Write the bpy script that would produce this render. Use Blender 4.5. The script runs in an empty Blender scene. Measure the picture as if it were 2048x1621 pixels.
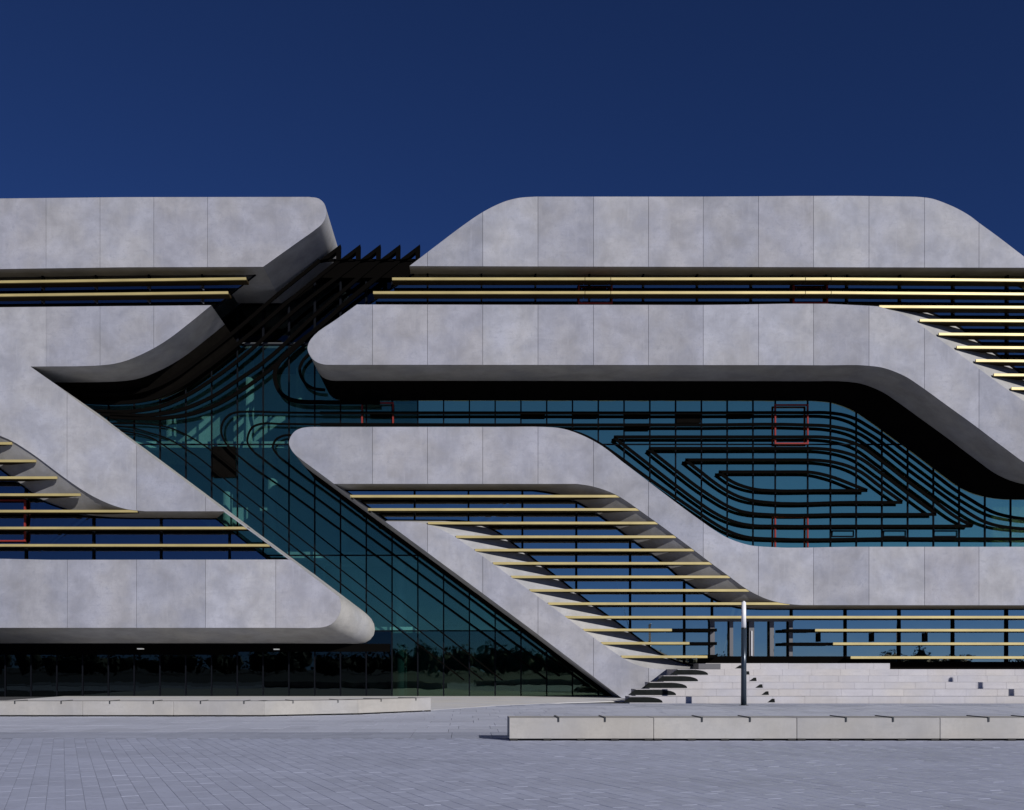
import bpy, bmesh, math, random
from mathutils import Vector, noise
random.seed(7)
sc = bpy.context.scene
COL = sc.collection

# ------------------------------------------------------------------ camera
CX, HZ, F, D, HC = 930.0, 1335.0, 2024.0, 50.0, 1.53   # survey: optical axis, horizon, focal (photo px), metres
cam = bpy.data.cameras.new('camera'); co = bpy.data.objects.new('camera', cam); COL.objects.link(co)
co.location = (0, -D, HC); co.rotation_euler = (math.radians(90), 0, 0)
cam.sensor_width = 36; cam.lens = 36 * F / 2048
cam.shift_x = (1024 - CX) / 2048; cam.shift_y = (HZ - 810.5) / 2048
cam.clip_end = 3000
sc.camera = co

# ------------------------------------------------------------------ sky, sun, exposure
TO_SUN = Vector((0.60, -0.83, 0.46)).normalized()
w = bpy.data.worlds.new('World'); sc.world = w; w.use_nodes = True
nt = w.node_tree; bg = nt.nodes['Background']
sky = nt.nodes.new('ShaderNodeTexSky'); sky.sky_type = 'NISHITA'; sky.sun_disc = False
sky.sun_elevation = math.asin(TO_SUN.z); sky.sun_rotation = math.atan2(TO_SUN.x, TO_SUN.y)
sky.altitude = 5500; sky.air_density = 1.0; sky.dust_density = 0.0; sky.ozone_density = 10.0
tintn = nt.nodes.new('ShaderNodeMix'); tintn.data_type = 'RGBA'; tintn.blend_type = 'MULTIPLY'; tintn.inputs[0].default_value = 1
tintn.inputs[7].default_value = (1.02, 0.93, 1.12, 1)     # the film's rendering of the whole sky, even all round
nt.links.new(sky.outputs[0], tintn.inputs[6]); nt.links.new(tintn.outputs[2], bg.inputs[0]); bg.inputs[1].default_value = 0.052
sl = bpy.data.lights.new('sun', 'SUN'); sl.energy = 4.8; sl.angle = math.radians(0.55); sl.color = (1.0, 0.96, 0.92)
so = bpy.data.objects.new('sun', sl); COL.objects.link(so)
so.rotation_euler = (-TO_SUN).to_track_quat('-Z', 'Y').to_euler(); so.location = (40, -60, 60)
vs = sc.view_settings; vs.view_transform = 'Standard'; vs.look = 'None'; vs.exposure = -0.22; vs.gamma = 1.0
vs.use_curve_mapping = False
sc.cycles.max_bounces = 8; sc.cycles.transparent_max_bounces = 16; sc.cycles.caustics_reflective = False
sc.cycles.caustics_refractive = False

# ------------------------------------------------------------------ materials
def mat(name):
    m = bpy.data.materials.new(name); m.use_nodes = True
    return m, m.node_tree, m.node_tree.nodes['Principled BSDF']
def N(t, kind, **kw):
    n = t.nodes.new(kind)
    for k, v in kw.items(): setattr(n, k, v)
    return n
def ramp(t, src, stops):
    r = N(t, 'ShaderNodeValToRGB'); e = r.color_ramp.elements
    while len(e) < len(stops): e.new(0.5)
    for i, (p, c) in enumerate(stops):
        e[i].position = p; e[i].color = (c[0], c[1], c[2], 1) if not isinstance(c, (int, float)) else (c, c, c, 1)
    t.links.new(src, r.inputs[0]); return r
def mixc(t, a, b, fac, mode='MIX'):
    m = N(t, 'ShaderNodeMix', data_type='RGBA', blend_type=mode)
    for sock, v in ((m.inputs[0], fac), (m.inputs[6], a), (m.inputs[7], b)):
        if hasattr(v, 'is_output'): t.links.new(v, sock)
        elif isinstance(v, (int, float)): sock.default_value = v
        else: sock.default_value = (*v, 1)
    return m.outputs[2]
def pos(t, scale=(1, 1, 1)):
    g = N(t, 'ShaderNodeNewGeometry'); mp = N(t, 'ShaderNodeMapping'); mp.inputs[3].default_value = scale
    t.links.new(g.outputs[0], mp.inputs[0]); return mp.outputs[0]
def nz(t, vec, scale, detail=4, rough=0.55, dist=0.0):
    n = N(t, 'ShaderNodeTexNoise'); n.inputs['Scale'].default_value = scale; n.inputs['Detail'].default_value = detail
    n.inputs['Roughness'].default_value = rough; n.inputs['Distortion'].default_value = dist
    t.links.new(vec, n.inputs[0]); return n.outputs[0]

def concrete(name, base, var=0.14, rnd=0.20, rough=0.8, blotch=0.5):
    m, t, p = mat(name)
    v1 = pos(t); n1 = nz(t, v1, 0.7, 6, 0.62, 0.3); n2 = nz(t, v1, 3.6, 9, 0.72, 0.3); n6 = nz(t, v1, 15, 4, 0.6)
    n3 = nz(t, pos(t, (3.0, 3.0, 0.35)), 1.6, 6, 0.65); n4 = nz(t, pos(t, (0.6, 0.6, 3.4)), 1.5, 5, 0.6); n5 = nz(t, v1, 0.45, 3, 0.5)
    k = lambda f: tuple(min(1, c * f) for c in base)
    c = mixc(t, k(1 - var * 1.4), k(1 + var), ramp(t, n1, [(0.36, 0), (0.64, 1)]).outputs[0])
    c = mixc(t, c, tuple(x * y for x, y in zip(base, (0.76, 0.78, 0.80))), ramp(t, n2, [(0.52, 0), (0.70, blotch)]).outputs[0])
    c = mixc(t, c, k(1.12), ramp(t, n3, [(0.54, 0), (0.70, 0.5)]).outputs[0])
    c = mixc(t, c, k(0.84), ramp(t, n4, [(0.56, 0), (0.68, 0.45)]).outputs[0])
    c = mixc(t, c, k(0.90), ramp(t, n6, [(0.50, 0), (0.66, 0.5)]).outputs[0])
    c = mixc(t, c, mixc(t, (1.03, 1.0, 0.95), (0.95, 0.97, 1.06), ramp(t, n5, [(0.4, 0), (0.6, 1)]).outputs[0]), 0.5, 'MULTIPLY')
    oi = N(t, 'ShaderNodeObjectInfo')
    rr = ramp(t, oi.outputs['Random'], [(0, (1 - rnd, 1 - rnd * 0.96, 1 - rnd * 0.85)), (0.5, (1 - rnd * 0.45, 1 - rnd * 0.5, 1 - rnd * 0.5)), (1, (1, 1, 0.99))])
    c = mixc(t, c, rr.outputs[0], 1.0, 'MULTIPLY')
    t.links.new(c, p.inputs['Base Color']); p.inputs['Roughness'].default_value = rough
    b = N(t, 'ShaderNodeBump'); b.inputs['Strength'].default_value = 0.2; b.inputs['Distance'].default_value = 0.03
    t.links.new(n2, b.inputs['Height']); t.links.new(b.outputs[0], p.inputs['Normal'])
    return m
def plain(name, col, rough=0.5, metal=0.0, var=0.0, scale=3.0):
    m, t, p = mat(name); p.inputs['Roughness'].default_value = rough; p.inputs['Metallic'].default_value = metal
    if var:
        c = mixc(t, tuple(x * (1 - var) for x in col), tuple(min(1, x * (1 + var)) for x in col), ramp(t, nz(t, pos(t), scale, 5), [(0.3, 0), (0.7, 1)]).outputs[0])
        t.links.new(c, p.inputs['Base Color'])
    else: p.inputs['Base Color'].default_value = (*col, 1)
    return m
def glass(name, tint, refl, gcol=(1, 1, 1), f0=None, wave=0.012):
    m = bpy.data.materials.new(name); m.use_nodes = True; t = m.node_tree; t.nodes.remove(t.nodes['Principled BSDF'])
    out = t.nodes['Material Output']
    tr = N(t, 'ShaderNodeBsdfTransparent'); oi = N(t, 'ShaderNodeObjectInfo')
    c = mixc(t, tuple(x * 0.72 for x in tint), tint, oi.outputs['Random']); t.links.new(c, tr.inputs[0])
    gl = N(t, 'ShaderNodeBsdfGlossy'); gl.inputs['Color'].default_value = (*gcol, 1); gl.inputs['Roughness'].default_value = 0.01
    b = N(t, 'ShaderNodeBump'); b.inputs['Strength'].default_value = wave; b.inputs['Distance'].default_value = 0.2
    t.links.new(nz(t, pos(t), 0.8, 2, 0.4), b.inputs['Height']); t.links.new(b.outputs[0], gl.inputs['Normal'])
    lw = N(t, 'ShaderNodeLayerWeight'); lw.inputs[0].default_value = 0.25
    mr = N(t, 'ShaderNodeMapRange'); mr.inputs[3].default_value = refl; mr.inputs[4].default_value = 1.0
    t.links.new(lw.outputs['Fresnel'], mr.inputs[0])
    mx = N(t, 'ShaderNodeMixShader'); t.links.new(mr.outputs[0], mx.inputs[0]); t.links.new(tr.outputs[0], mx.inputs[1])
    t.links.new(gl.outputs[0], mx.inputs[2]); t.links.new(mx.outputs[0], out.inputs[0])
    return m

M = {}
M['conc'] = concrete('fair_faced_concrete', (0.348, 0.356, 0.398), blotch=0.75)
M['conc_body'] = concrete('concrete_reveal', (0.345, 0.345, 0.345), rnd=0.0)
M['bench'] = concrete('bench_concrete', (0.38, 0.37, 0.35), 0.08, 0.12, blotch=0.4)
M['step'] = concrete('step_stone', (0.46, 0.45, 0.465), 0.05, 0.07, blotch=0.2)
M['apron'] = concrete('pale_apron_stone', (0.64, 0.635, 0.62), 0.05, 0.05, blotch=0.15)
M['slat'] = plain('gold_slat_paint', (0.47, 0.385, 0.165), 0.4, 0.2, 0.14, 0.6)
M['black'] = plain('black_brown_metal', (0.0025, 0.0022, 0.002), 0.9)
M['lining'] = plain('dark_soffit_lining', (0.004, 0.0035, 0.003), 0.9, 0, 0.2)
M['mull'] = plain('dark_mullion', (0.006, 0.007, 0.010), 0.9)
M['blade_top'] = plain('toned_blade_top', (0.20, 0.16, 0.08), 0.6)  # gold slat top, toned down to cut its bounce light
M['blade'] = plain('shade_brown_blade', (0.035, 0.026, 0.014), 0.55)  # gold slat underside and ends, their shade painted into the colour
for k_ in ('black', 'lining', 'mull', 'blade'): M[k_].node_tree.nodes['Principled BSDF'].inputs['Specular IOR Level'].default_value = 0.02
M['frame'] = plain('grey_window_frame', (0.10, 0.10, 0.11), 0.45)
M['red'] = plain('red_frame_paint', (0.22, 0.014, 0.010), 0.8)
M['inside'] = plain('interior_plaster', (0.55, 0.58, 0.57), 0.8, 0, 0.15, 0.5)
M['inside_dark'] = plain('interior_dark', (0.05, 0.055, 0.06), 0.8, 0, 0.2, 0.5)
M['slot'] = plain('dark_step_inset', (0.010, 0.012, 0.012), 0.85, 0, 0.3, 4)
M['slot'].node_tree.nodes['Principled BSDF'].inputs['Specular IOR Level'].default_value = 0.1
M['steel'] = plain('dark_steel', (0.055, 0.06, 0.065), 0.35, 0.6)
M['postdark'] = plain('lamp_post_paint', (0.035, 0.05, 0.07), 0.25, 0.3)
M['white'] = plain('white_lamp_diffuser', (0.80, 0.80, 0.82), 0.35)
M['rubber'] = plain('black_rubber', (0.012, 0.012, 0.012), 0.8)
M['grille'] = plain('grey_vent', (0.16, 0.16, 0.18), 0.6)
M['gteal'] = glass('green_glass', (0.70, 0.90, 0.88), 0.16, (0.75, 1.0, 0.55))  # left bay: dimmer sky reflection set into the green glass
M['gdark'] = glass('unlit_bay_glass', (0.10, 0.12, 0.12), 0.03, (0.6, 0.8, 0.8))  # unlit rooms and dark reflections put into the glass tint
M['gteal_r'] = glass('green_glass_bright_sky', (0.72, 0.90, 0.88), 0.80, (0.86, 1.0, 0.51))  # right bay copy of the green glass, brighter mirrored sky set in
M['gfloor'] = glass('ground_floor_glass', (0.34, 0.50, 0.48), 0.09, (0.7, 1.0, 0.7))  # ground floor copy, dimmer reflection set into reflectivity and tint
M['gblue'] = glass('coated_blue_glass', (0.25, 0.32, 0.38), 0.44, (1.0, 1.0, 0.80))
M['gblue_l'] = glass('blue_glass_dim_sky', (0.25, 0.32, 0.38), 0.17, (0.95, 0.95, 1.0))  # left window copy, darker mirrored sky set into the reflectivity
M['gblue_t'] = glass('upper_blue_glass', (0.22, 0.28, 0.34), 0.34, (1.0, 1.0, 0.85))  # strip window copy, reflectivity lowered to darken the mirrored sky
M['leaf'] = plain('far_foliage', (0.035, 0.05, 0.025), 0.8, 0, 0.5, 0.4)

def paver_mat(name, base, attr):
    m, t, p = mat(name)
    n1 = nz(t, pos(t, (0.35, 1.0, 1.0)), 0.30, 5, 0.62, 0.8); n2 = nz(t, pos(t), 7, 6, 0.7); n7 = nz(t, pos(t), 1.3, 6, 0.7, 0.5)
    if attr:
        a = N(t, 'ShaderNodeAttribute', attribute_name='tone'); rnd = a.outputs['Fac']
    else: rnd = N(t, 'ShaderNodeObjectInfo').outputs['Random']
    c = mixc(t, tuple(x * 0.90 for x in base), tuple(x * 1.07 for x in base), rnd)
    c = mixc(t, c, tuple(x * 1.22 for x in base), ramp(t, n1, [(0.42, 0), (0.68, 0.8)]).outputs[0])
    c = mixc(t, c, tuple(x * 0.70 for x in base), ramp(t, n7, [(0.55, 0), (0.75, 0.55)]).outputs[0])
    c = mixc(t, c, tuple(x * 0.78 for x in base), ramp(t, n2, [(0.5, 0), (0.75, 0.5)]).outputs[0])
    t.links.new(c, p.inputs['Base Color']); p.inputs['Roughness'].default_value = 0.6
    b = N(t, 'ShaderNodeBump'); b.inputs['Strength'].default_value = 0.25; b.inputs['Distance'].default_value = 0.01
    t.links.new(nz(t, pos(t), 30, 5, 0.7), b.inputs['Height']); t.links.new(b.outputs[0], p.inputs['Normal'])
    return m
PBASE = (0.385, 0.415, 0.525)
M['paver'] = paver_mat('paver_stone', PBASE, False)
M['paving'] = paver_mat('paving_stone', PBASE, True)
M['slab'] = paver_mat('plaza_slab_stone', (0.465, 0.49, 0.58), True)
M['band'] = paver_mat('dark_band_stone', (0.34, 0.365, 0.45), True)
M['ground'] = plain('ground_asphalt', (0.06, 0.062, 0.066), 0.8, 0, 0.15, 0.2)
M['joint'] = plain('paver_joint_sand', (0.21, 0.23, 0.29), 0.9)

# ------------------------------------------------------------------ helpers
def P(u, v, d=0.0):
    r = (D + d) / F
    return Vector(((u - CX) * r, d, HC + (HZ - v) * r))
def G(u, v):                      # point on the ground
    dist = F * HC / (v - HZ)
    return Vector(((u - CX) * dist / F, dist - D, 0))
def link(name, bm, m, parent=None):
    me = bpy.data.meshes.new(name); bm.normal_update(); bm.to_mesh(me); bm.free()
    if m is not None: me.materials.append(m)
    o = bpy.data.objects.new(name, me); COL.objects.link(o); o.parent = parent
    return o
def empty(name, label, cat, group=None, loc=(0, 0, 0)):
    o = bpy.data.objects.new(name, None); COL.objects.link(o); o.location = loc
    o['label'] = label; o['category'] = cat
    if group: o['group'] = group
    return o
def cr(pts, n=5):                 # smooth curve through points, chord-length tangents (no overshoot)
    h = [max(1e-6, math.hypot(b[0] - a[0], b[1] - a[1])) for a, b in zip(pts, pts[1:])]
    tg = []
    for i in range(len(pts)):
        if i == 0: t = [(pts[1][k] - pts[0][k]) / h[0] for k in (0, 1)]
        elif i == len(pts) - 1: t = [(pts[-1][k] - pts[-2][k]) / h[-1] for k in (0, 1)]
        else:
            t = [(h[i] * (pts[i][k] - pts[i - 1][k]) / h[i - 1] + h[i - 1] * (pts[i + 1][k] - pts[i][k]) / h[i]) / (h[i] + h[i - 1]) for k in (0, 1)]
        tg.append(t)
    out = []
    for i in range(len(pts) - 1):
        for q in range(n):
            s = q / n; a = 2 * s**3 - 3 * s**2 + 1; b = s**3 - 2 * s**2 + s; c = -2 * s**3 + 3 * s**2; e = s**3 - s**2
            out.append(tuple(a * pts[i][k] + b * h[i] * tg[i][k] + c * pts[i + 1][k] + e * h[i] * tg[i + 1][k] for k in (0, 1)))
    out.append(tuple(pts[-1])); return out
def resample(pts, n):
    L = [0]
    for a, b in zip(pts, pts[1:]): L.append(L[-1] + math.hypot(b[0] - a[0], b[1] - a[1]))
    out = []; j = 0
    for i in range(n):
        s = L[-1] * i / (n - 1)
        while j < len(L) - 2 and L[j + 1] < s: j += 1
        f = (s - L[j]) / max(1e-9, L[j + 1] - L[j])
        out.append(tuple(pts[j][k] + (pts[j + 1][k] - pts[j][k]) * f for k in (0, 1)))
    return out
def clip_half(poly, axis, val, keep_less):
    out = []
    for i in range(len(poly)):
        a, b = poly[i], poly[(i + 1) % len(poly)]
        ina = (a[axis] <= val) == keep_less or a[axis] == val; inb = (b[axis] <= val) == keep_less or b[axis] == val
        if ina: out.append(a)
        if ina != inb:
            f = (val - a[axis]) / (b[axis] - a[axis])
            out.append((a[0] + (b[0] - a[0]) * f, a[1] + (b[1] - a[1]) * f))
    return out
def clip_rect(poly, u0, u1, v0, v1):
    for ax, val, less in ((0, u0, False), (0, u1, True), (1, v0, False), (1, v1, True)):
        poly = clip_half(poly, ax, val, less)
        if len(poly) < 3: return []
    out = []
    for p in poly:
        if not out or math.hypot(p[0] - out[-1][0], p[1] - out[-1][1]) > 0.3: out.append(p)
    if len(out) > 1 and math.hypot(out[0][0] - out[-1][0], out[0][1] - out[-1][1]) < 0.3: out.pop()
    area = 0.5 * sum(a[0] * b[1] - b[0] * a[1] for a, b in zip(out, out[1:] + out[:1])) if len(out) > 2 else 0
    return out if abs(area) > 6 else []
def slab_poly(bm, poly, d0, d1, ref=None, jit=0.0):     # prism with front outline poly (photo px at depth ref) from depth d0 to d1
    ref = d0 if ref is None else ref
    pts = [P(u, v, ref) for u, v in poly]
    fr = [bm.verts.new((p.x, d0 + random.uniform(-jit, jit), p.z)) for p in pts]
    bk = [bm.verts.new((p.x, d1, p.z)) for p in pts]
    n = len(pts); ff = []
    f1 = bm.faces.new(fr); f2 = bm.faces.new(bk[::-1]); ff += [f1, f2]
    for i in range(n):
        ff.append(bm.faces.new((fr[(i + 1) % n], fr[i], bk[i], bk[(i + 1) % n])))
    for f in ff: f.normal_update()
    bmesh.ops.triangulate(bm, faces=[f for f in ff if len(f.verts) > 4], ngon_method='EAR_CLIP')
def finish(bm): bmesh.ops.recalc_face_normals(bm, faces=bm.faces[:])
def strip(bm, A, B):
    va = [bm.verts.new(p) for p in A]; vb = [bm.verts.new(p) for p in B]
    for i in range(len(A) - 1):
        f = bm.faces.new((va[i], va[i + 1], vb[i + 1], vb[i])); f.smooth = True
def box(bm, x0, x1, y0, y1, z0, z1, bev=0.0):
    v = [bm.verts.new((x, y, z)) for x in (x0, x1) for y in (y0, y1) for z in (z0, z1)]
    fs = [bm.faces.new([v[i] for i in q]) for q in ((0, 1, 3, 2), (4, 6, 7, 5), (0, 4, 5, 1), (2, 3, 7, 6), (0, 2, 6, 4), (1, 5, 7, 3))]
    if bev: bmesh.ops.bevel(bm, geom=list({e for f in fs for e in f.edges}), offset=bev, segments=1, affect='EDGES')
def pbox(bm, u0, u1, v0, v1, d0, d1):                  # box whose front is the photo rectangle at depth d0
    a = P(u0, v0, d0); b = P(u1, v1, d0); box(bm, a.x, b.x, d0, d1, b.z, a.z)
def rail(bm, pts, d, wpx=2.6, t=0.09, ref=None):       # square bar swept along a photo polyline at depth d
    ref = d if ref is None else ref
    W = [P(u, v, ref) for u, v in pts]; h = wpx * (D + ref) / F / 2
    rings = []
    for i, p in enumerate(W):
        a = W[max(i - 1, 0)]; b = W[min(i + 1, len(W) - 1)]; tx, tz = b.x - a.x, b.z - a.z
        L = math.hypot(tx, tz) or 1; nx, nz_ = -tz / L, tx / L
        rings.append([bm.verts.new((p.x + nx * h * s, d + t * q, p.z + nz_ * h * s)) for s, q in ((1, 0), (-1, 0), (-1, 1), (1, 1))])
    for a, b in zip(rings, rings[1:]):
        for k in range(4): bm.faces.new((a[k], a[(k + 1) % 4], b[(k + 1) % 4], b[k]))
    bm.faces.new(rings[0][::-1]); bm.faces.new(rings[-1])

# ------------------------------------------------------------------ ground, plaza
bm = bmesh.new(); box(bm, -900, 900, -900, 900, -0.4, -0.03); o = link('ground', bm, M['ground']); o['kind'] = 'structure'
plaza = None
bm = bmesh.new(); box(bm, -40, 45, -46, -27.9, -0.028, -0.0035)
plaza = link('plaza', bm, M['joint']); plaza['kind'] = 'structure'
ang = math.atan2(-0.93, 0.37); ca, sa = math.cos(ang), math.sin(ang)
PL, PW, PG = 0.62, 0.205, 0.005
cells = []
for i in range(-60, 70):
    for j in range(-190, 190):
        a = (i + 0.5 * (j % 2) + 0.13 * math.sin(j * 2.3)) * PL; b = j * PW
        x = a * ca - b * sa; y = a * sa + b * ca - 33
        dist = y + D
        if dist < 9.0 or y > -28.25: continue
        if x < -(CX + 260) / F * dist - 1.0 or x > (2048 - CX + 260) / F * dist + 1.0: continue
        u = CX + x * F / dist; v = HZ + HC * F / dist
        vis = -20 < u < 2068 and v < 1625
        cells.append((not vis, dist + abs(u - 1024) * 0.001, x, y))
cells.sort()
def paver_bm(bm, L, Wd):
    g = PG / 2; e = 0.004
    lo = [(-L / 2 + g, -Wd / 2 + g), (L / 2 - g, -Wd / 2 + g), (L / 2 - g, Wd / 2 - g), (-L / 2 + g, Wd / 2 - g)]
    hi = [(x - math.copysign(e, x), y - math.copysign(e, y)) for x, y in lo]
    return lo, hi
lo, hi = paver_bm(None, PL, PW)
bm = bmesh.new()
r0 = [bm.verts.new((x, y, -0.03)) for x, y in lo]; r1 = [bm.verts.new((x, y, -0.002)) for x, y in lo]; r2 = [bm.verts.new((x, y, 0)) for x, y in hi]
for A, B in ((r0, r1), (r1, r2)):
    for k in range(4): bm.faces.new((A[k], A[(k + 1) % 4], B[(k + 1) % 4], B[k]))
bm.faces.new(r2)
first = link('paver', bm, M['paver'], plaza)
big = bmesh.new(); tone = []
for idx, (_, _, x, y) in enumerate(cells):
    z = random.uniform(-0.0012, 0.0008); tx = random.uniform(-0.003, 0.003); ty = random.uniform(-0.003, 0.003)
    if idx < 300:
        o = first if idx == 0 else first.copy()
        if idx: COL.objects.link(o)
        o.parent = plaza; o.location = (x, y, z); o.rotation_euler = (tx, ty, ang)
    else:
        R = []
        for ring, zz in ((lo, -0.02), (lo, -0.002), (hi, 0.0)):
            R.append([big.verts.new((x + a * ca - b * sa, y + a * sa + b * ca, z + zz + tx * b - ty * a)) for a, b in ring])
        tv = random.random()
        for A, B in ((R[0], R[1]), (R[1], R[2])):
            for k in range(4): big.faces.new((A[k], A[(k + 1) % 4], B[(k + 1) % 4], B[k])); tone.append(tv)
        big.faces.new(R[2]); tone.append(tv)
def with_tone(name, bm, tone, m, parent, kind='stuff'):
    o = link(name, bm, m, parent); at = o.data.attributes.new('tone', 'FLOAT', 'FACE'); at.data.foreach_set('value', tone)
    if kind: o['kind'] = kind
    return o
with_tone('paving', big, tone, M['paving'], plaza)
def slab_field(name, x0, x1, ylist, width, m, parent, gap=0.012, stag=0.0):
    bm = bmesh.new(); tone = []
    for r, (y0, y1) in enumerate(zip(ylist, ylist[1:])):
        x = x0 + (r % 2) * width * stag
        while x < x1:
            wd = width * random.choice((1, 1, 1.0, 1.5)); tv = random.random(); n0 = len(bm.faces)
            box(bm, x + gap / 2, x + wd - gap / 2, y0 + gap / 2, y1 - gap / 2, -0.03, random.uniform(-0.003, 0.001))
            tone += [tv] * (len(bm.faces) - n0); x += wd
    return with_tone(name, bm, tone, m, parent)
slab_field('dark_band_paving', -30, 36, [-28.2, -27.5, -26.8, -26.1], 0.9, M['band'], plaza, stag=0.5)
slab_field('plaza_slabs', -36, 42, [-26.1 + 1.35 * i for i in range(14)], 0.8, M['slab'], plaza, stag=0.3)
slab_field('grey_strip_paving', -3, 50, [-7.2 - 1.2 * 3 + 1.2 * i for i in range(4)], 1.2, M['band'], plaza)
bm = bmesh.new()
ap = [(-300, 1424), (700, 1424), (864, 1421), (1000, 1411.5), (1130, 1406), (1240, 1403), (1335, 1403)]
pts = [G(u, v) for u, v in ap]
top = [bm.verts.new((p.x, p.y, 0.006)) for p in pts] + [bm.verts.new((pts[-1].x, 8.5, 0.006)), bm.verts.new((pts[0].x, 8.5, 0.006))]
bot = [bm.verts.new((v.co.x, v.co.y, -0.02)) for v in top]
bm.faces.new(top); n = len(top)
for i in range(n): bm.faces.new((top[i], bot[i], bot[(i + 1) % n], top[(i + 1) % n]))
finish(bm); o = link('building_apron', bm, M['apron']); o['kind'] = 'structure'

# ------------------------------------------------------------------ the building
B = empty('civic_building', 'wide concrete and dark glass building with interlocking bands and gold sunshade slats', 'building')

GD, DW = 3.4, 1.05          # depth of the recessed curtain wall and of the ordinary windows behind the front plane
def deep(p, d):             # the splayed lining: from a front-plane point back to depth d
    return P(CX + p.x * F / 57.4, HZ - (p.z - HC) * F / 57.4, d)
def band(name, outline, joints, sides, label=None, seams=()):
    """outline: photo px loop on the front plane; sides: (front polyline, back polyline or None, d_concrete, d_lining)"""
    bm = bmesh.new()
    pts = [P(u, v) for u, v in outline]
    f = bm.faces.new([bm.verts.new((p.x, 0.055, p.z)) for p in pts]); f.normal_update(); bmesh.ops.triangulate(bm, faces=[f], ngon_method='EAR_CLIP')
    lin = bmesh.new()
    for fr, bk, dc, dl in sides:
        real = bk and bk != 'px'; n = max(len(fr), len(bk) if real else 2, 2)
        fr_ = resample(fr, n) if real else fr
        A = [P(u, v) for u, v in fr_]; A = [Vector((p.x, 0.053, p.z)) for p in A]
        if bk == 'px': Bk = [deep(p, dc) for p in A]
        elif bk: Bk = [P(u, v, dc) for u, v in resample(bk, n)]
        else: Bk = [Vector((p.x, dc, p.z)) for p in A]
        strip(bm, A, Bk)
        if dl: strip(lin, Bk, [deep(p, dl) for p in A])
    body = link(name, bm, M['conc_body'], B)
    if label: body['label'] = label
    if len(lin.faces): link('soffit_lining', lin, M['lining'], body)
    else: lin.free()
    js = [-400] + sorted(joints) + [2600]; g = 0.36
    for a, b in zip(js, js[1:]):
        q = clip_rect(outline, a + (0 if a in seams else g), b - (0 if b in seams else g), 0, 1700)
        if not q: continue
        pb = bmesh.new(); slab_poly(pb, q, 0.0, 0.05); finish(pb)
        link('panel', pb, M['conc'], body)
    return body
GR = [745, 855, 965.5, 1076, 1187, 1297, 1406.5, 1517, 1627, 1738, 1849, 1958, 2069]

# upper left block
noseA = cr([(526.5, 534), (560, 510), (600, 481.5), (632, 458.5), (644, 448), (651, 435), (652.5, 421), (648, 407), (638, 398), (618, 394.3)], 4)
topA = [(618, 394.3), (250, 394.8), (0, 397.5), (-150, 400)]
botA = [(-150, 541), (0, 538.5), (250, 535), (526.5, 534)]
band('concrete_block', botA[:-1] + noseA + topA[1:], [-16, 92, 200, 307.5, 415],
     [(botA, None, DW + 0.1, 0), ([(430, 534.4), (526.5, 534)], None, 5.0, 0), (noseA, None, 5.0, 5.7), (topA, None, 7.0, 0)], 'upper left block of concrete panels with a rounded corner')
# roof band right
topR = cr([(819, 532.5), (876, 489), (926.5, 451), (964, 425.6), (990, 411.7), (1015, 401.6), (1040, 396), (1073, 393.7)], 4) + \
       cr([(1073, 393.7), (1400, 393.7), (1801, 393.5), (1839.6, 394.5), (1865, 398), (1890, 406.7), (1915.5, 418), (1941, 433), (1958, 446), (1991, 470), (2046, 512), (2110, 560)], 4)[1:]
botR = [(2110, 536), (1536, 534.5), (819, 532.5)]
band('concrete_roof_band', topR + botR[:-1], GR, [(topR, None, 7.0, 0), (botR, None, DW + 0.1, 0)], 'right roof band of concrete panels with sloping ends')
# left L-shaped band
innB = cr([(-150, 853), (-90, 856), (-40, 861), (0, 872), (25, 883), (50.6, 898.6), (76, 916), (101, 935), (126.5, 954), (152, 972), (177, 988), (202, 1001), (228, 1011.7), (253, 1018.7), (291, 1023)], 3) + [(450, 1023)]
outB = cr([(61, 733.5), (83.5, 750), (114, 771), (134, 787), (228, 857), (354, 951), (450, 1023)], 4)
sofB = cr([(422.5, 611), (379.5, 646), (329, 684), (303.6, 699), (278, 711.5), (253, 721.6), (228, 728), (202, 731), (152, 733)], 4) + [(61, 733.5)]
topB = [(-150, 618), (0, 615), (422.5, 611)]
bkB = cr([(-150, 872), (-60, 893), (0, 938), (33, 963), (61, 985), (78, 998), (126.5, 1018), (162, 1029), (190, 1034), (260, 1037)], 3) + [(432, 1038)]
lb = topB + sofB[1:] + outB[1:] + innB[::-1][1:]
body = band('concrete_band', [p for p in clip_half(lb, 0, 92, True)], [-16], [(innB[:-1], bkB[:-1], DW, 0), (innB[-2:], bkB[-2:], DW, 0), (outB, 'px', GD + 0.1, 0), (sofB, None, 2.8, GD + 0.1), (topB, None, DW + 0.1, 0)], 'left band of concrete panels bending down into a diagonal')
for poly, js in ((topB[1:] + sofB[1:], [200, 307.5]), (outB + innB[::-1][1:], [134, 273, 411])):
    q0 = clip_half(poly, 0, 92, False)
    bb = bmesh.new(); pts = [P(u, v) for u, v in q0]; f = bb.faces.new([bb.verts.new((p.x, 0.055, p.z)) for p in pts])
    f.normal_update(); bmesh.ops.triangulate(bb, faces=[f], ngon_method='EAR_CLIP'); bk = link('panel_backing', bb, M['conc_body'], body)
    jj = [92] + js + [700]
    for a, b in zip(jj, jj[1:]):
        q = clip_rect(q0, a + (0 if (a == 92 and poly[0] == outB[0]) else 0.36), b - 0.36, 0, 1700)
        if q: pb = bmesh.new(); slab_poly(pb, q, 0, 0.05); finish(pb); link('panel', pb, M['conc'], body)
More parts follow.
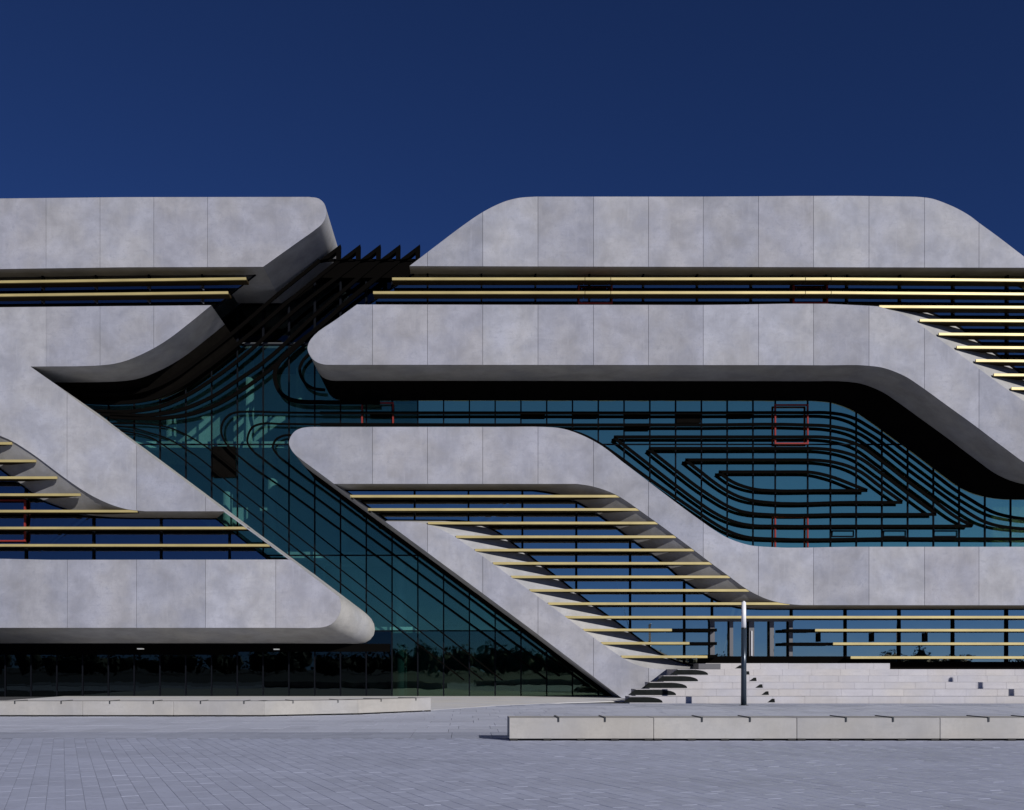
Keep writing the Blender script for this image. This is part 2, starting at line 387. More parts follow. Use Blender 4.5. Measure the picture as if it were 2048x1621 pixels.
# fin closing the left opening
bm = bmesh.new(); slab_poly(bm, [(450, 1023.4), (581, 1120), (578.4, 1120), (447.2, 1023.4)], 0.0, DW + 0.05); finish(bm)
link('concrete_fin', bm, M['conc'], B)
bm = bmesh.new(); strip(bm, [P(450, 1023.2), P(581, 1119.5)], [deep(p, GD + 0.05) for p in (P(450, 1023.2), P(581, 1119.5))]); link('fin_side', bm, M['conc_body'], B)
# lower left canopy
noseC = cr([(500, 1256), (560, 1256), (628, 1256), (648, 1254.5), (663, 1248.6), (675.7, 1234.7), (682, 1212), (678, 1194)], 4) + [(581, 1119.5)]
bkC = cr([(560, 1288), (630, 1288.5), (690, 1288.5), (724, 1288), (736.5, 1282.7), (746.6, 1272.6), (750, 1257.4), (744, 1239.7), (729, 1224.5)], 4) + [(626, 1147)]
topC = [(581, 1119.5), (100, 1120), (0, 1118), (-150, 1118)]
band('concrete_canopy', [(-150, 1256)] + noseC + topC[1:], [-140, -4, 135, 273, 411, 551.5],
     [([(-150, 1256), (500, 1256)], [(-150, 1288), (560, 1288)], GD - 0.05, 0), (noseC, bkC, GD - 0.05, 0), (topC, None, DW + 0.1, 0)], 'lower left concrete canopy with a rounded nose')
# big right band
noseD = [(714, 609.5)] + cr([(670, 641), (627.7, 672), (618.8, 683.7), (615, 697), (620, 711.5), (630, 722.5), (646, 729), (668, 730)], 4)
botD = noseD[-1:] + cr([(900, 730), (1400, 730.5), (1650, 731), (1738, 732), (1764, 735.5), (1789, 743.5), (1814, 755), (1839.6, 772), (1895, 812), (1951, 852.5), (1991, 883), (2016.6, 902), (2047, 924), (2080, 940), (2130, 952), (2200, 955)], 4)
topD = cr([(714, 609.5), (1000, 610), (1400, 610.5), (1738, 612), (1756, 613.5), (1776, 619), (1801.6, 628), (1822, 638), (1840, 649.5), (1847, 655), (1915.5, 706), (1963.5, 742), (2004, 772), (2048, 803), (2130, 865), (2200, 918)], 4)
iD = 12
bkD = cr([(1800, 613), (1830, 618), (1857, 625.5), (1888, 639), (1918, 655), (1951, 680), (1989, 707), (2024, 734), (2110, 799), (2200, 866)], 4)
band('concrete_band', topD + botD[::-1] + noseD[::-1][1:-1], GR,
     [(noseD, None, 2.8, GD + 0.1), (botD, None, 2.8, GD + 0.1), (topD[:iD + 1], None, DW + 0.1, 0), (topD[iD:], bkD, DW, 0)], 'long right band of concrete panels stepping down at the far end')
# lower right band
noseE = cr([(668, 968), (640, 947), (602, 919), (592, 911), (582, 898.6), (578, 886), (581, 874.6), (590, 863), (602, 857), (617.6, 854.6), (640, 854.3)], 4)
topE = noseE[-1:] + cr([(800, 854.3), (1000, 854.3), (1091, 854.5), (1114, 856), (1134, 860), (1156, 867.6), (1181, 879), (1205, 893), (1245, 924), (1288.5, 957), (1352, 1005.5), (1402, 1042), (1427.7, 1060), (1453, 1075), (1478, 1085), (1503, 1091.5), (1530, 1094), (1700, 1094), (2200, 1094)], 4)
innE1 = [(668, 968), (1154, 968.2)]
innE2 = cr([(1154, 968.2), (1179.5, 972), (1205, 979), (1230, 989), (1255, 1004), (1281, 1022.5), (1314, 1046), (1387, 1100), (1422.6, 1127), (1458, 1153), (1497, 1181), (1513.7, 1190), (1534, 1198.7), (1554, 1204.5), (1579.5, 1208.8), (1605, 1210.6)], 4)
innE3 = [(1605, 1210.6), (2200, 1211)]
tR2 = cr([(1065, 981.5), (1091, 985), (1116, 990), (1149, 1003), (1215, 1043.5), (1250, 1070), (1286, 1097), (1324, 1125), (1362, 1158), (1392, 1178), (1428, 1200), (1453, 1210), (1478, 1216.5), (1520, 1219)], 4)
band('concrete_band', topE[:] + innE3[::-1] + innE2[::-1][1:] + innE1[::-1][1:] + noseE[1:-1], GR,
     [(noseE, None, 2.8, GD + 0.1), (topE, None, GD + 0.1, 0), (innE1, [(690, 981), (1065, 981.5)], DW, 0), (innE2, tR2, DW, 0), (innE3, [(1520, 1219), (2200, 1219)], DW, 0)], 'lower right band of concrete panels with a rounded nose')
# diagonal leg
outF = [(770.6, 1043.5), (855, 1105.5), (1053, 1252), (1235, 1390), (1262, 1411)]
innF1 = cr([(770.6, 1043.5), (800, 1043.7), (825, 1044)], 2)
innF2 = cr([(825, 1044), (850.6, 1048.5), (876, 1057), (906, 1072), (931.5, 1089), (948, 1100.5), (1020, 1153), (1093.5, 1206.5), (1167, 1260.6), (1205, 1288.5), (1225, 1302.5), (1243, 1315), (1263, 1326), (1286, 1334), (1311, 1338.5), (1352, 1339.5), (1400, 1337)], 4)
bkF2 = cr([(914, 1042), (942, 1045), (982, 1058), (1043, 1100.5), (1109, 1151), (1179.5, 1206), (1250, 1257), (1286, 1284), (1324, 1310), (1357, 1324), (1397, 1333), (1440, 1336)], 4)
band('concrete_leg', outF + [(1420, 1411), (1420, 1340)] + innF2[::-1] + innF1[::-1][1:-1], GR,
     [(outF, None, 2.8, GD + 0.1), (innF1, [(775, 1041), (914, 1042)], DW, 0), (innF2, bkF2, DW, 0)], 'diagonal concrete leg reaching the ground beside the steps')
bm = bmesh.new(); slab_poly(bm, [(668.6, 968.5), (770, 1043), (776, 1043), (676, 968.5)], 0.80, DW + 0.05, ref=0); finish(bm); fin = link('concrete_fin', bm, M['conc_body'], B)
bm = bmesh.new(); A = [P(668, 968.3), P(770.4, 1043.6)]; strip(bm, A, [Vector((p.x, 2.8, p.z)) for p in A]); link('fin_side', bm, M['conc_body'], fin)
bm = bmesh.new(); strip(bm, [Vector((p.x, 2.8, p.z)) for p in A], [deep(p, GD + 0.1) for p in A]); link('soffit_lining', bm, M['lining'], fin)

# roofs and interior
def part(name, m, *boxes, parent=B):
    bm = bmesh.new()
    for b in boxes: box(bm, *b)
    return link(name, bm, m, parent)
zr = P(0, 450).z
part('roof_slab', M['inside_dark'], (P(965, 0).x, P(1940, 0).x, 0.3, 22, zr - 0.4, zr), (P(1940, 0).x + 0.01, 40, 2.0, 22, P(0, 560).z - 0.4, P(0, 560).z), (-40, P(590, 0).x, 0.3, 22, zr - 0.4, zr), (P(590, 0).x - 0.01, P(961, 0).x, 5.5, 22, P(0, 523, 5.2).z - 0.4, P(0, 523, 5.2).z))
xs0, xs1 = -40, 40
part('back_wall', M['inside'], (xs0, xs1, 8, 8.3, -0.2, zr))
for v in (690, 889, 1111, 1262):
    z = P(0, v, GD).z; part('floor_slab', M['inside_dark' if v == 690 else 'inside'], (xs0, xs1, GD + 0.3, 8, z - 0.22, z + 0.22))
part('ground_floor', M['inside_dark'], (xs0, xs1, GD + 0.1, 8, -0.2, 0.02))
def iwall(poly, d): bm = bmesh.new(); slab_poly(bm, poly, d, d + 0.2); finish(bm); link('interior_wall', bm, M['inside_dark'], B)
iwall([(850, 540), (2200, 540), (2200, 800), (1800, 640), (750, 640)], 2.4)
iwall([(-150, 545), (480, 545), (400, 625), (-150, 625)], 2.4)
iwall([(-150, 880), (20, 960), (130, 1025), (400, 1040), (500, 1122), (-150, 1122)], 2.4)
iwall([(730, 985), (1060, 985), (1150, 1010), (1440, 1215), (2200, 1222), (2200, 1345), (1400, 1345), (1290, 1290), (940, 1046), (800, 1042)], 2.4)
for (u, v0, v1, d) in ((342, 740, 889, 5.2), (498, 690, 889, 5.6), (602, 690, 889, 7), (545, 889, 1111, 6), (455, 889, 1111, 7), (690, 889, 1111, 5.4), (803, 1111, 1392, 4.6), (960, 1262, 1392, 6), (640, 1111, 1262, 6), (1245, 820, 1100, 6), (1480, 820, 1100, 6), (1700, 820, 1100, 6), (1900, 820, 1100, 6)):
    a = P(u, v0, d); b = P(u, v1, d); bm = bmesh.new(); bmesh.ops.create_cone(bm, cap_ends=True, segments=16, radius1=0.28, radius2=0.28, depth=a.z - b.z)
    bmesh.ops.translate(bm, verts=bm.verts, vec=(a.x, d, (a.z + b.z) / 2)); link('column', bm, M['inside'], B)

# glazing
def vspan(poly, u):
    c = []
    for a, b in zip(poly, poly[1:] + poly[:1]):
        if (a[0] <= u) != (b[0] <= u): c.append(a[1] + (b[1] - a[1]) * (u - a[0]) / (b[0] - a[0]))
    c.sort(); return list(zip(c[::2], c[1::2]))
def glazing(name, region, us, vsplit, d, gm, mw=4.0, frame=3.0, label=None, skip=None, fm=None, pr=0.13):
    fb = bmesh.new(); rail(fb, region + region[:1], d - 0.08, frame, 0.16, ref=d); finish(fb)
    root = link(name, fb, fm or M['mull'], B)
    if label: root['label'] = label
    ue = [-500] + us + [2700]; ve = [0] + vsplit + [1700]
    for a, b in zip(ue, ue[1:]):
        for c, e in zip(ve, ve[1:]):
            q = clip_rect(region, a + 1.0, b - 1.0, c + 0.6, e - 0.6)
            if not q or (skip and skip((a + b) / 2, (c + e) / 2)): continue
            m = gm((a + b) / 2, (c + e) / 2) if callable(gm) else gm
            pb = bmesh.new(); slab_poly(pb, q, d, d + 0.024, jit=0.0025); finish(pb); link('pane', pb, m, root)
    for u in us:
        for (v0, v1) in vspan(region, u + 0.001):
            if v1 - v0 < 4: continue
            mb = bmesh.new(); pbox(mb, u - mw / 2, u + mw / 2, v0, v1, d - pr, d + 0.06); link('mullion', mb, M['mull'], root)
    for v in vsplit:
        hs = []
        for a, b in zip(region, region[1:] + region[:1]):
            if (a[1] <= v) != (b[1] <= v): hs.append(a[0] + (b[0] - a[0]) * (v - a[1]) / (b[1] - a[1]))
        hs.sort()
        for u0, u1 in zip(hs[::2], hs[1::2]):
            mb = bmesh.new(); pbox(mb, u0, u1, v - mw / 2, v + mw / 2, d - pr * 0.8, d + 0.05); link('transom', mb, M['mull'], root)
    return root
MU = [422.8 + 51.6 * k for k in range(-9, 22)]
MU = [u for u in MU if u < 1530] + [1551, 1616] + [1661.5 + 51.5 * k for k in range(0, 11)]
glazing('curtain_wall', [(590, 524), (832, 524), (832, 690), (395, 690), (420, 660)], [u for u in MU if 395 < u < 832], [556], 5.2, lambda u, v: M['gdark'], label='dark upper glazing in the gap')
recess = [(120, 690), (2200, 690), (2200, 1100), (1100, 1100), (1100, 889), (850, 889), (850, 1080), (1060, 1262), (1270, 1396), (-150, 1396), (-150, 1262), (560, 1262), (250, 889), (120, 800)]
def gm1(u, v):  # picks the glass copy by bay, each with its own reflection brightness
    if v > 1262 and u < 780: return M['gdark']
    if v > 1262: return M['gfloor']
    return M['gteal_r'] if u > 850 and v < 1111 else M['gteal']
glazing('curtain_wall', recess, MU, [889, 1111, 1262], GD, gm1, 2.6, pr=0.05, label='deep green glass curtain wall running diagonally through the facade')
# solid panels in the curtain wall
for (u0, u1, v0, v1) in ((425, 471, 893, 955), (1041, 1090, 824, 836), (1145, 1195, 824, 836), (1249, 1298, 824, 836), (1353, 1401, 824, 846), (1455, 1504, 824, 836), (740, 785, 824, 836), (1249, 1298, 853, 861)):
    bm = bmesh.new(); pbox(bm, u0, u1, v0, v1, GD - 0.16, GD - 0.1); link('spandrel_panel', bm, M['lining'], B)
bm = bmesh.new(); pbox(bm, 570, 832, 519, 556, 4.85, 5.05); link('fascia', bm, M['black'], B)
bm = bmesh.new(); pbox(bm, 470, 780, 1288, 1304, GD - 0.2, GD - 0.14); link('fascia', bm, M['black'], B)
bm = bmesh.new(); pbox(bm, -150, 470, 1288, 1310, GD - 0.2, GD - 0.14); link('fascia', bm, M['black'], B)

MT = [421, 529, 637] + [855, 963, 1071, 1179, 1287, 1395, 1503, 1585, 1653, 1695, 1801, 1908, 2016, 2124]
glazing('strip_window', [(838, 541), (2200, 541), (2200, 866)] + bkD[::-1] + [(715, 625)], [u for u in MT if u > 700], [], DW, M['gblue_t'], 3.4, label='upper right strip window')
glazing('strip_window', [(-150, 548), (520, 543), (418, 625), (-150, 625)], [-24, 84, 191, 297, 404], [], DW, M['gblue_l'], 3.4, label='upper left strip window')
glazing('strip_window', bkB + [(545, 1127), (-150, 1127)], [-84, 50.6, 186, 321, 458], [], DW, M['gblue_l'], 3.4, label='middle left window behind gold slats')
RP = [(690, 981)] + tR2 + [(2200, 1219), (2200, 1340), (1445, 1340)] + bkF2[::-1] + [(775, 1041)]
glazing('slanted_window', RP, [829, 937, 1045, 1153, 1261, 1369.5, 1425, 1584, 1692, 1800, 1907.5, 2015, 2123], [], DW, M['gblue'], 3.6, label='large slanted window behind gold slats')
# glass base on the right and the entrance doors
bm = bmesh.new(); pbox(bm, 1400, 1780, 1313, 1340, DW - 0.3, DW - 0.12); pbox(bm, 1780.2, 2200, 1324, 1340, DW - 0.3, DW - 0.12); link('plinth', bm, M['black'], B)
door = bmesh.new(); pbox(door, 1420, 1588, 1238, 1243, DW - 0.26, DW - 0.14); door = link('entrance_doors', door, M['frame'], B); door['label'] = 'dark framed glass entrance doors at the top of the steps'
for u, wd in ((1425, 9), (1463, 7), (1503.5, 10), (1544, 8), (1582, 7)):
    bm = bmesh.new(); pbox(bm, u - wd / 2, u + wd / 2, 1243.2, 1312.8, DW - 0.25, DW - 0.145); link('door_frame', bm, M['frame'], door)
bm = bmesh.new(); pbox(bm, 1503, 1504.6, 1262, 1312, DW - 0.31, DW - 0.255); link('door_handle', bm, M['white'], door)
for u0, u1, v in ((1344, 1434, 1260.5), (1379, 1434, 1287.5), (1410, 1434, 1313), (1570, 1632, 1261.5), (1570, 1667, 1288.5)):
    bm = bmesh.new(); pbox(bm, u0, u1, v - 3, v + 3, 0.25, 0.75); link('dark_slat', bm, M['black'], B)
for u in (1639, 1746, 1853): bm = bmesh.new(); pbox(bm, u - 2.5, u + 2.5, 1266, 1284, DW - 0.2, DW - 0.135); link('mullion', bm, M['mull'], B)

# red window frames
def redframe(u0, u1, v0, v1, d, wd=2.8, sides='lrtb'):
    bm = bmesh.new(); h = wd / 2
    if 'l' in sides: pbox(bm, u0 - h, u0 + h, v0 - h, v1 + h, d, d + 0.12)
    if 'r' in sides: pbox(bm, u1 - h, u1 + h, v0 - h, v1 + h, d, d + 0.12)
    if 't' in sides: pbox(bm, u0 + h, u1 - h, v0 - h, v0 + h, d + 0.003, d + 0.117)
    if 'b' in sides: pbox(bm, u0 + h, u1 - h, v1 - h, v1 + h, d + 0.003, d + 0.117)
    link('red_window_frame', bm, M['red'], B)
redframe(1551, 1616, 810, 887, GD - 0.3); redframe(1551, 1616, 1031, 1093, GD - 0.3, sides='lrt'); redframe(724, 786, 806, 853, GD - 0.3, sides='lrt')
redframe(-30, 49, 1001, 1082, DW - 0.3); redframe(1158, 1224, 566, 606, DW - 0.3); redframe(1588, 1655, 566, 606, DW - 0.3)

# opening vents in the bottom row of the right recess
for u0, u1 in ((1665, 1708), (1768, 1812), (1869, 1915)):
    bm = bmesh.new(); rail(bm, [(u0, 1062), (u1, 1062), (u1, 1073), (u0, 1073), (u0, 1061)], GD - 0.09, 2.4, 0.07); finish(bm); link('vent_frame', bm, M['mull'], B)
# dark louvers in the recess
def louver(pts, d=GD - 0.45, back=0.8, wpx=5.8, smooth=True, rails=1):
    pts = cr(pts, 5) if smooth else pts
    bm = bmesh.new(); rail(bm, pts, d, wpx, 0.10)
    if rails == 2: rail(bm, pts, d + back, wpx, 0.10, ref=d)
    finish(bm); return link('louver', bm, M['black'], B)
S = lambda y: [(1560, y), (1600, y)]
louver([(1228, 874), (1300, 874), (1450, 874)] + S(874) + [(1640, 874), (1665, 876), (1713, 888), (1763.7, 922), (1814, 961), (1865, 999), (1915.5, 1036), (1946, 1052)])
louver([(1298, 897), (1450, 897)] + S(897) + [(1640, 897.5), (1665, 900), (1713, 913), (1763.7, 947), (1814, 985), (1872.5, 1028)])
louver([(1371, 920), (1450, 920)] + S(920) + [(1640, 921), (1665, 924), (1713, 939), (1763.7, 975), (1805, 1004)])
louver([(1438, 944), (1500, 944)] + S(944) + [(1620, 944.5), (1661, 953), (1713, 972.6), (1735, 981)])
louver([(1228, 875), (1276, 912), (1352, 971), (1402, 1008), (1427.7, 1025), (1453, 1038), (1478, 1046.5), (1504, 1051), (1554, 1052.5), (1700, 1052.5), (1944, 1052.5)])
louver([(1297, 898), (1352, 941), (1402, 979), (1427.7, 996), (1453, 1011), (1478, 1021.5), (1504, 1027), (1529, 1029), (1700, 1029), (1873, 1029)])
louver([(1371, 920), (1402, 944), (1427.7, 964), (1453, 981), (1478, 993.5), (1504, 1001), (1529, 1004.5), (1700, 1005), (1805, 1005)])
louver([(1438, 945), (1465.6, 964), (1491, 974), (1516, 979.5), (1541.5, 981.3), (1650, 981.3), (1735, 981.3)])
louver([(1120, 859), (1160, 868), (1200, 888), (1230, 908), (1276, 942), (1352, 995), (1402, 1029), (1427.7, 1046), (1453, 1060.5), (1478, 1070.5), (1504, 1076), (1529, 1077.5), (1800, 1077.5), (2200, 1079)])
louver([(640, 826), (1000, 826), (1400, 826), (1600, 825.5), (1661, 826), (1688, 830), (1713, 838.5), (1738, 853), (1763.7, 869), (1814, 906.5), (1865, 945), (1915.5, 983), (1941, 999), (1966, 1014), (1991, 1026), (2017, 1033), (2050, 1038), (2200, 1041)])
louver([(640, 849), (1000, 850), (1400, 850), (1612, 850), (1661, 852.5), (1713, 865), (1763.7, 898), (1814, 937.5), (1865, 975), (1915.5, 1011), (1941, 1028), (1966, 1042), (1991, 1050.5), (2017, 1055), (2050, 1058), (2200, 1060)])
# hooks on the left and diagonal family
def diag(x0, y0, x1, s=0.735): return [(x0 + (x1 - x0) * k / 6, y0 + s * (x1 - x0) * k / 6) for k in range(1, 7)]
louver([(640, 826), (560, 825), (490, 823.5), (473, 824.5), (456, 831.5), (444, 848), (442, 864), (448, 881), (458, 894.5), (476, 911)] + diag(476, 911, 1095, 0.725), wpx=3.4)
louver([(640, 849), (560, 848), (521, 848), (506, 853.5), (496, 870), (494.5, 884), (501, 897), (521, 914)] + diag(521, 914, 1120, 0.732), wpx=3.4)
louver([(640, 874), (600, 872), (565, 872), (551, 880), (545.5, 895), (552, 907), (574.5, 926)] + diag(574.5, 926, 1180, 0.74), wpx=3.6)
for (pts, x1, s) in (([(200, 846), (240, 847), (291, 848), (329, 853), (367, 867), (405, 889)], 1005, 0.745), ([(215, 851), (260, 855), (300, 866), (329, 875), (367, 895)], 966, 0.745), ([(225, 860), (268, 866), (303, 876), (340, 900)], 928, 0.745)):
    a = pts[-1]; louver(pts + diag(a[0], a[1], x1, (1361 - a[1]) / (x1 - a[0])), wpx=2.6, d=GD - 0.4)
louver([(270, 895), (321, 925), (371, 962), (421, 999), (520, 1072), (600, 1131), (680, 1190)], wpx=2.6, d=GD - 0.4)
# louvers sweeping up to the roof line, ending in saw-tooth fins
tips = [681, 720.5, 761, 800.5, 840]
sweeps = [
    [(130, 786), (220, 790), (290, 780), (345, 756), (400, 717), (470, 662), (560, 585), (639, 521)],
    [(150, 803), (230, 806), (300, 798), (355, 775), (420, 731), (490, 676), (590, 592), (678, 521)],
    [(180, 822), (260, 823), (321, 813), (371, 792), (423, 760), (476, 721), (590, 620), (719, 521)],
    [(200, 828), (300, 830), (360, 820), (421, 795), (476, 760), (524, 727), (630, 630), (758, 521)],
    [(220, 834), (330, 836), (390, 826), (440, 806), (490, 776), (545, 735), (652, 640), (798, 521)]]
for s in sweeps[:5]: louver(s, wpx=7.0, d=GD - 0.55)
louver([(798, 521), (700, 598), (628, 662), (580, 700), (560, 722), (550, 742), (551, 765), (561, 786), (576, 797), (600, 803), (640, 804.5), (760, 805)], wpx=8, d=GD - 0.56)
louver([(720, 615), (660, 668), (618, 708), (604, 724), (599, 738), (603, 755), (612, 768), (626, 776.5), (650, 780)], wpx=5.5, d=GD - 0.55)
for x in tips:
    bm = bmesh.new()
    outer = [(x, 489), (x - 1, 521), (x - 50, 526)]; y = 489
    slab_poly(bm, [(x, 489), (x - 0.6, 521), (x - 9, 521), (x - 9, 504.5), (x - 24, 517), (x - 42, 521), (x - 37, 517)], GD - 0.6, GD - 0.2, ref=GD - 0.6)
    finish(bm); link('sawtooth_fin', bm, M['black'], B)
bm = bmesh.new(); pbox(bm, 655, 838, 518, 522, GD - 0.4, GD - 0.25); link('fascia', bm, M['black'], B)

# small lit ceiling lamps under the canopy
lm = bpy.data.materials.new('lit_lamp'); lm.use_nodes = True; lp = lm.node_tree.nodes['Principled BSDF']
lp.inputs['Emission Color'].default_value = (1, 0.97, 0.85, 1); lp.inputs['Emission Strength'].default_value = 0.22
for u, v in ((279, 1298), (552, 1299)):
    bm = bmesh.new(); pbox(bm, u - 5, u + 5, v - 1.1, v + 1.1, GD - 0.6, GD - 0.25); link('ceiling_lamp', bm, lm, B)
# gold slats
def slat(u0, u1, v, l=0, r=0, v1=None, hh=2.3, d0=0.12, d1=0.72):
    v1 = v if v1 is None else v1
    bm = bmesh.new(); n = max(2, int((u1 - u0) / 250) + 1); rows = []
    for i in range(n):
        s = i / (n - 1); u = u0 + (u1 - u0) * s; vv = v + (v1 - v) * s
        ub = (u0 + l) + (u1 + r - u0 - l) * s
        c = [P(u, vv - hh, d0), P(u, vv + hh, d0), P(ub, vv + hh, d0), P(ub, vv - hh, d0)]
        c[2].y = c[3].y = d1
        rows.append([bm.verts.new(p) for p in c])
    for a, b in zip(rows, rows[1:]):
        for k in range(4): bm.faces.new((a[k], a[(k + 1) % 4], b[(k + 1) % 4], b[k]))
    bm.faces.new(rows[0][::-1]); bm.faces.new(rows[-1])
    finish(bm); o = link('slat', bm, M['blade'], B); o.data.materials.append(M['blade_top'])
    for pl in o.data.polygons: pl.material_index = 1 if pl.normal.z > 0.5 else 0  # top faces lighter, the rest carry the painted shade
    nb = bmesh.new(); pts_ = [(u0 + (u1 - u0) * i / (n - 1), v + (v1 - v) * i / (n - 1)) for i in range(n)]
    rail(nb, pts_, d0 - 0.10, 2 * hh + 0.3, 0.098, ref=d0); finish(nb); link('gold_nosing', nb, M['slat'], o)
for v, u0 in ((559.5, 784), (587, 746)):
    ue = [u0, 1169.5, 1221, 1609.5, 1661]
    for a, b in zip(ue, ue[1:]): slat(a + 0.6, b - 0.6, v)
    slat(1661.6, 2200, v, v1=v + 4)
for v, u0 in ((615, 1757), (642.3, 1838), (669.7, 1876), (696, 1912), (722.7, 1950), (751, 1986), (778.5, 2021), (805, 2057)):
    slat(u0, 2200, v, l=62, v1=v + 2)
slat(-150, 493, 567.5, v1=559); slat(-150, 457, 594, v1=587)
for v, u1, r in ((888, 25, -45), (923, 73, -60), (956.5, 115, -66), (990.5, 162, -60), (1023.3, 276, 0), (1057, 495, 0), (1091.5, 540, 0)): slat(-150, u1, v, r=r)
PS = [(993.5, 701, 1239, 0, -62), (1020, 736, 1280, 0, -66), (1047, 856, 1315, 66, -70), (1074.5, 912, 1351, 66, -74), (1101, 950, 1387, 72, -74), (1127.5, 986, 1423, 72, -74), (1154.5, 1022, 1459, 72, -72), (1181.5, 1059, 1497, 72, -66),
      (1208, 1096, 1578, 72, -50), (1235, 1130, 2200, 72, 0), (1260.5, 1166, 1343, 72, 0), (1287, 1202, 1378, 76, 0), (1314, 1242, 1414, 84, 0), (1261, 1629, 2200, 0, 0), (1288, 1665, 2200, 0, 0), (1315.5, 1700, 2200, 0, 0)]
for v, u0, u1, l, r in PS: slat(u0, u1, v, l, r, hh=2.3)
# little stays carrying the slats of the upper left strip
for u in (84, 191, 297, 404):
    for v in (577, 604):
        bm = bmesh.new(); rail(bm, [(u - 4, v - 3), (u + 4, v + 3)], 0.5, 2.2, 0.05); finish(bm); link('slat_stay', bm, M['frame'], B)

# ------------------------------------------------------------------ entrance steps
ST = empty('entrance_steps', 'pale stone steps rising from the plaza to the glass entrance', 'steps', loc=(0, 0, 0))
RISE, TREAD, Y0 = 0.287, 1.1, -7.0
left = [1245, 1257, 1285, 1313, 1341, 1397]; pods = [(1245, 1325), (1256, 1352), (1284, 1374), (1312, 1396), (1340, 1416)]
for i in range(6):
    y0 = Y0 + i * TREAD; dist = D + y0; r = dist / F
    x0 = (left[i] + 14 - CX) * r; x1 = (2230 - CX) * r if i < 5 else (1780 - CX) * r
    z1 = RISE * (i + 1); z0 = -0.05 if i == 0 else RISE * i - 0.02
    yb = y0 + TREAD + 0.1 if i < 5 else 1.4
    if i == 4: yb = 1.4
    x = x0; k = 0
    while x < x1 - 0.05:
        wd = 1.36 * (1 if k else random.uniform(0.4, 1.0)); xe = min(x1, x + wd)
        u = CX + (x + xe) / 2 / r
        bm = bmesh.new(); jz = random.uniform(-0.004, 0.0)
        box(bm, x + 0.002, xe - 0.002, y0 + random.uniform(0, 0.004), yb - 0.001 * i, z0, z1 + jz, 0.004)
        link('step_block', bm, M['step'], ST); x = xe; k += 1
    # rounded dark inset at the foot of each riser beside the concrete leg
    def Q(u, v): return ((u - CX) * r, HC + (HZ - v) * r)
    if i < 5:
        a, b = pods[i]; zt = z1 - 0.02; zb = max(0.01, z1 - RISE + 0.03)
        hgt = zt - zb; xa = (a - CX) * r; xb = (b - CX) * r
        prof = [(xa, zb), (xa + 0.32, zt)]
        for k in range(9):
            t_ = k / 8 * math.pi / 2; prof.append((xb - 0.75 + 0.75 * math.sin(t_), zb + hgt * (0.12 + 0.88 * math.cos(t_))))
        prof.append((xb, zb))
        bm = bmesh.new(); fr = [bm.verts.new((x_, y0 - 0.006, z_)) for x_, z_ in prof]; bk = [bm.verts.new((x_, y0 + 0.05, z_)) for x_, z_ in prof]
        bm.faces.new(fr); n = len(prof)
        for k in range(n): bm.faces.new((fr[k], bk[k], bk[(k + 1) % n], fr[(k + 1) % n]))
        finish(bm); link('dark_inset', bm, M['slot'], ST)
    uc = 1549 - 12.2 * i - (2 if i > 3 else 0) * (i - 3); 
    xa = (uc - 14 - CX) * r; xb = (uc - CX) * r; zb = max(0.01, z1 - RISE + 0.04); zt = zb + 0.155
    bm = bmesh.new(); prof = [(xa, zb), (xb - 0.11, zt), (xb, zt), (xb + 0.02, zb)]
    fr = [bm.verts.new((x_, y0 - 0.006, z_)) for x_, z_ in prof]; bk = [bm.verts.new((x_, y0 + 0.05, z_)) for x_, z_ in prof]
    bm.faces.new(fr)
    for k in range(4): bm.faces.new((fr[k], bk[k], bk[(k + 1) % 4], fr[(k + 1) % 4]))
    finish(bm); link('step_light', bm, M['slot'], ST)
bm = bmesh.new(); x0 = (1397 - CX) * (D - 1.5) / F; box(bm, x0, x0 + 1.05, -1.53, -0.4, 1.45, 1.70); link('kerb_block', bm, M['frame'], ST)

# ------------------------------------------------------------------ lamp post
def cyl(r0, r1, z0, z1, seg=24, x=0, y=0):
    bm = bmesh.new(); bmesh.ops.create_cone(bm, cap_ends=True, segments=seg, radius1=r0, radius2=r1, depth=z1 - z0)
    bmesh.ops.translate(bm, verts=bm.verts, vec=(x, y, (z0 + z1) / 2))
    for f in bm.faces: f.smooth = len(f.verts) == 4
    return bm
yl = -9.34; dist = D + yl; zt = HC + (HZ - 1204) * dist / F; zm = HC + (HZ - 1256) * dist / F
LP = empty('lamp_post', 'slim dark lamp post with a white cylindrical head before the steps', 'lamp post', 'lamp posts along the steps', ((1487.5 - CX) * dist / F, yl, 0))
link('post', cyl(0.112, 0.098, 0.0, zm), M['postdark'], LP)
link('lamp_head', cyl(0.092, 0.088, zm + 0.002, zt - 0.02), M['white'], LP)
link('cap', cyl(0.07, 0.03, zt - 0.019, zt + 0.03), M['white'], LP)
link('collar', cyl(0.104, 0.104, zm - 0.05, zm), M['steel'], LP)
link('base_plate', cyl(0.19, 0.19, 0.0, 0.02), M['steel'], LP)
l2 = LP.copy(); COL.objects.link(l2); l2.location = (26.3, yl, 0); l2['label'] = 'lamp post beyond the right picture edge, known by its shadow on the steps'
for ch in list(LP.children):
    c = ch.copy(); COL.objects.link(c); c.parent = l2

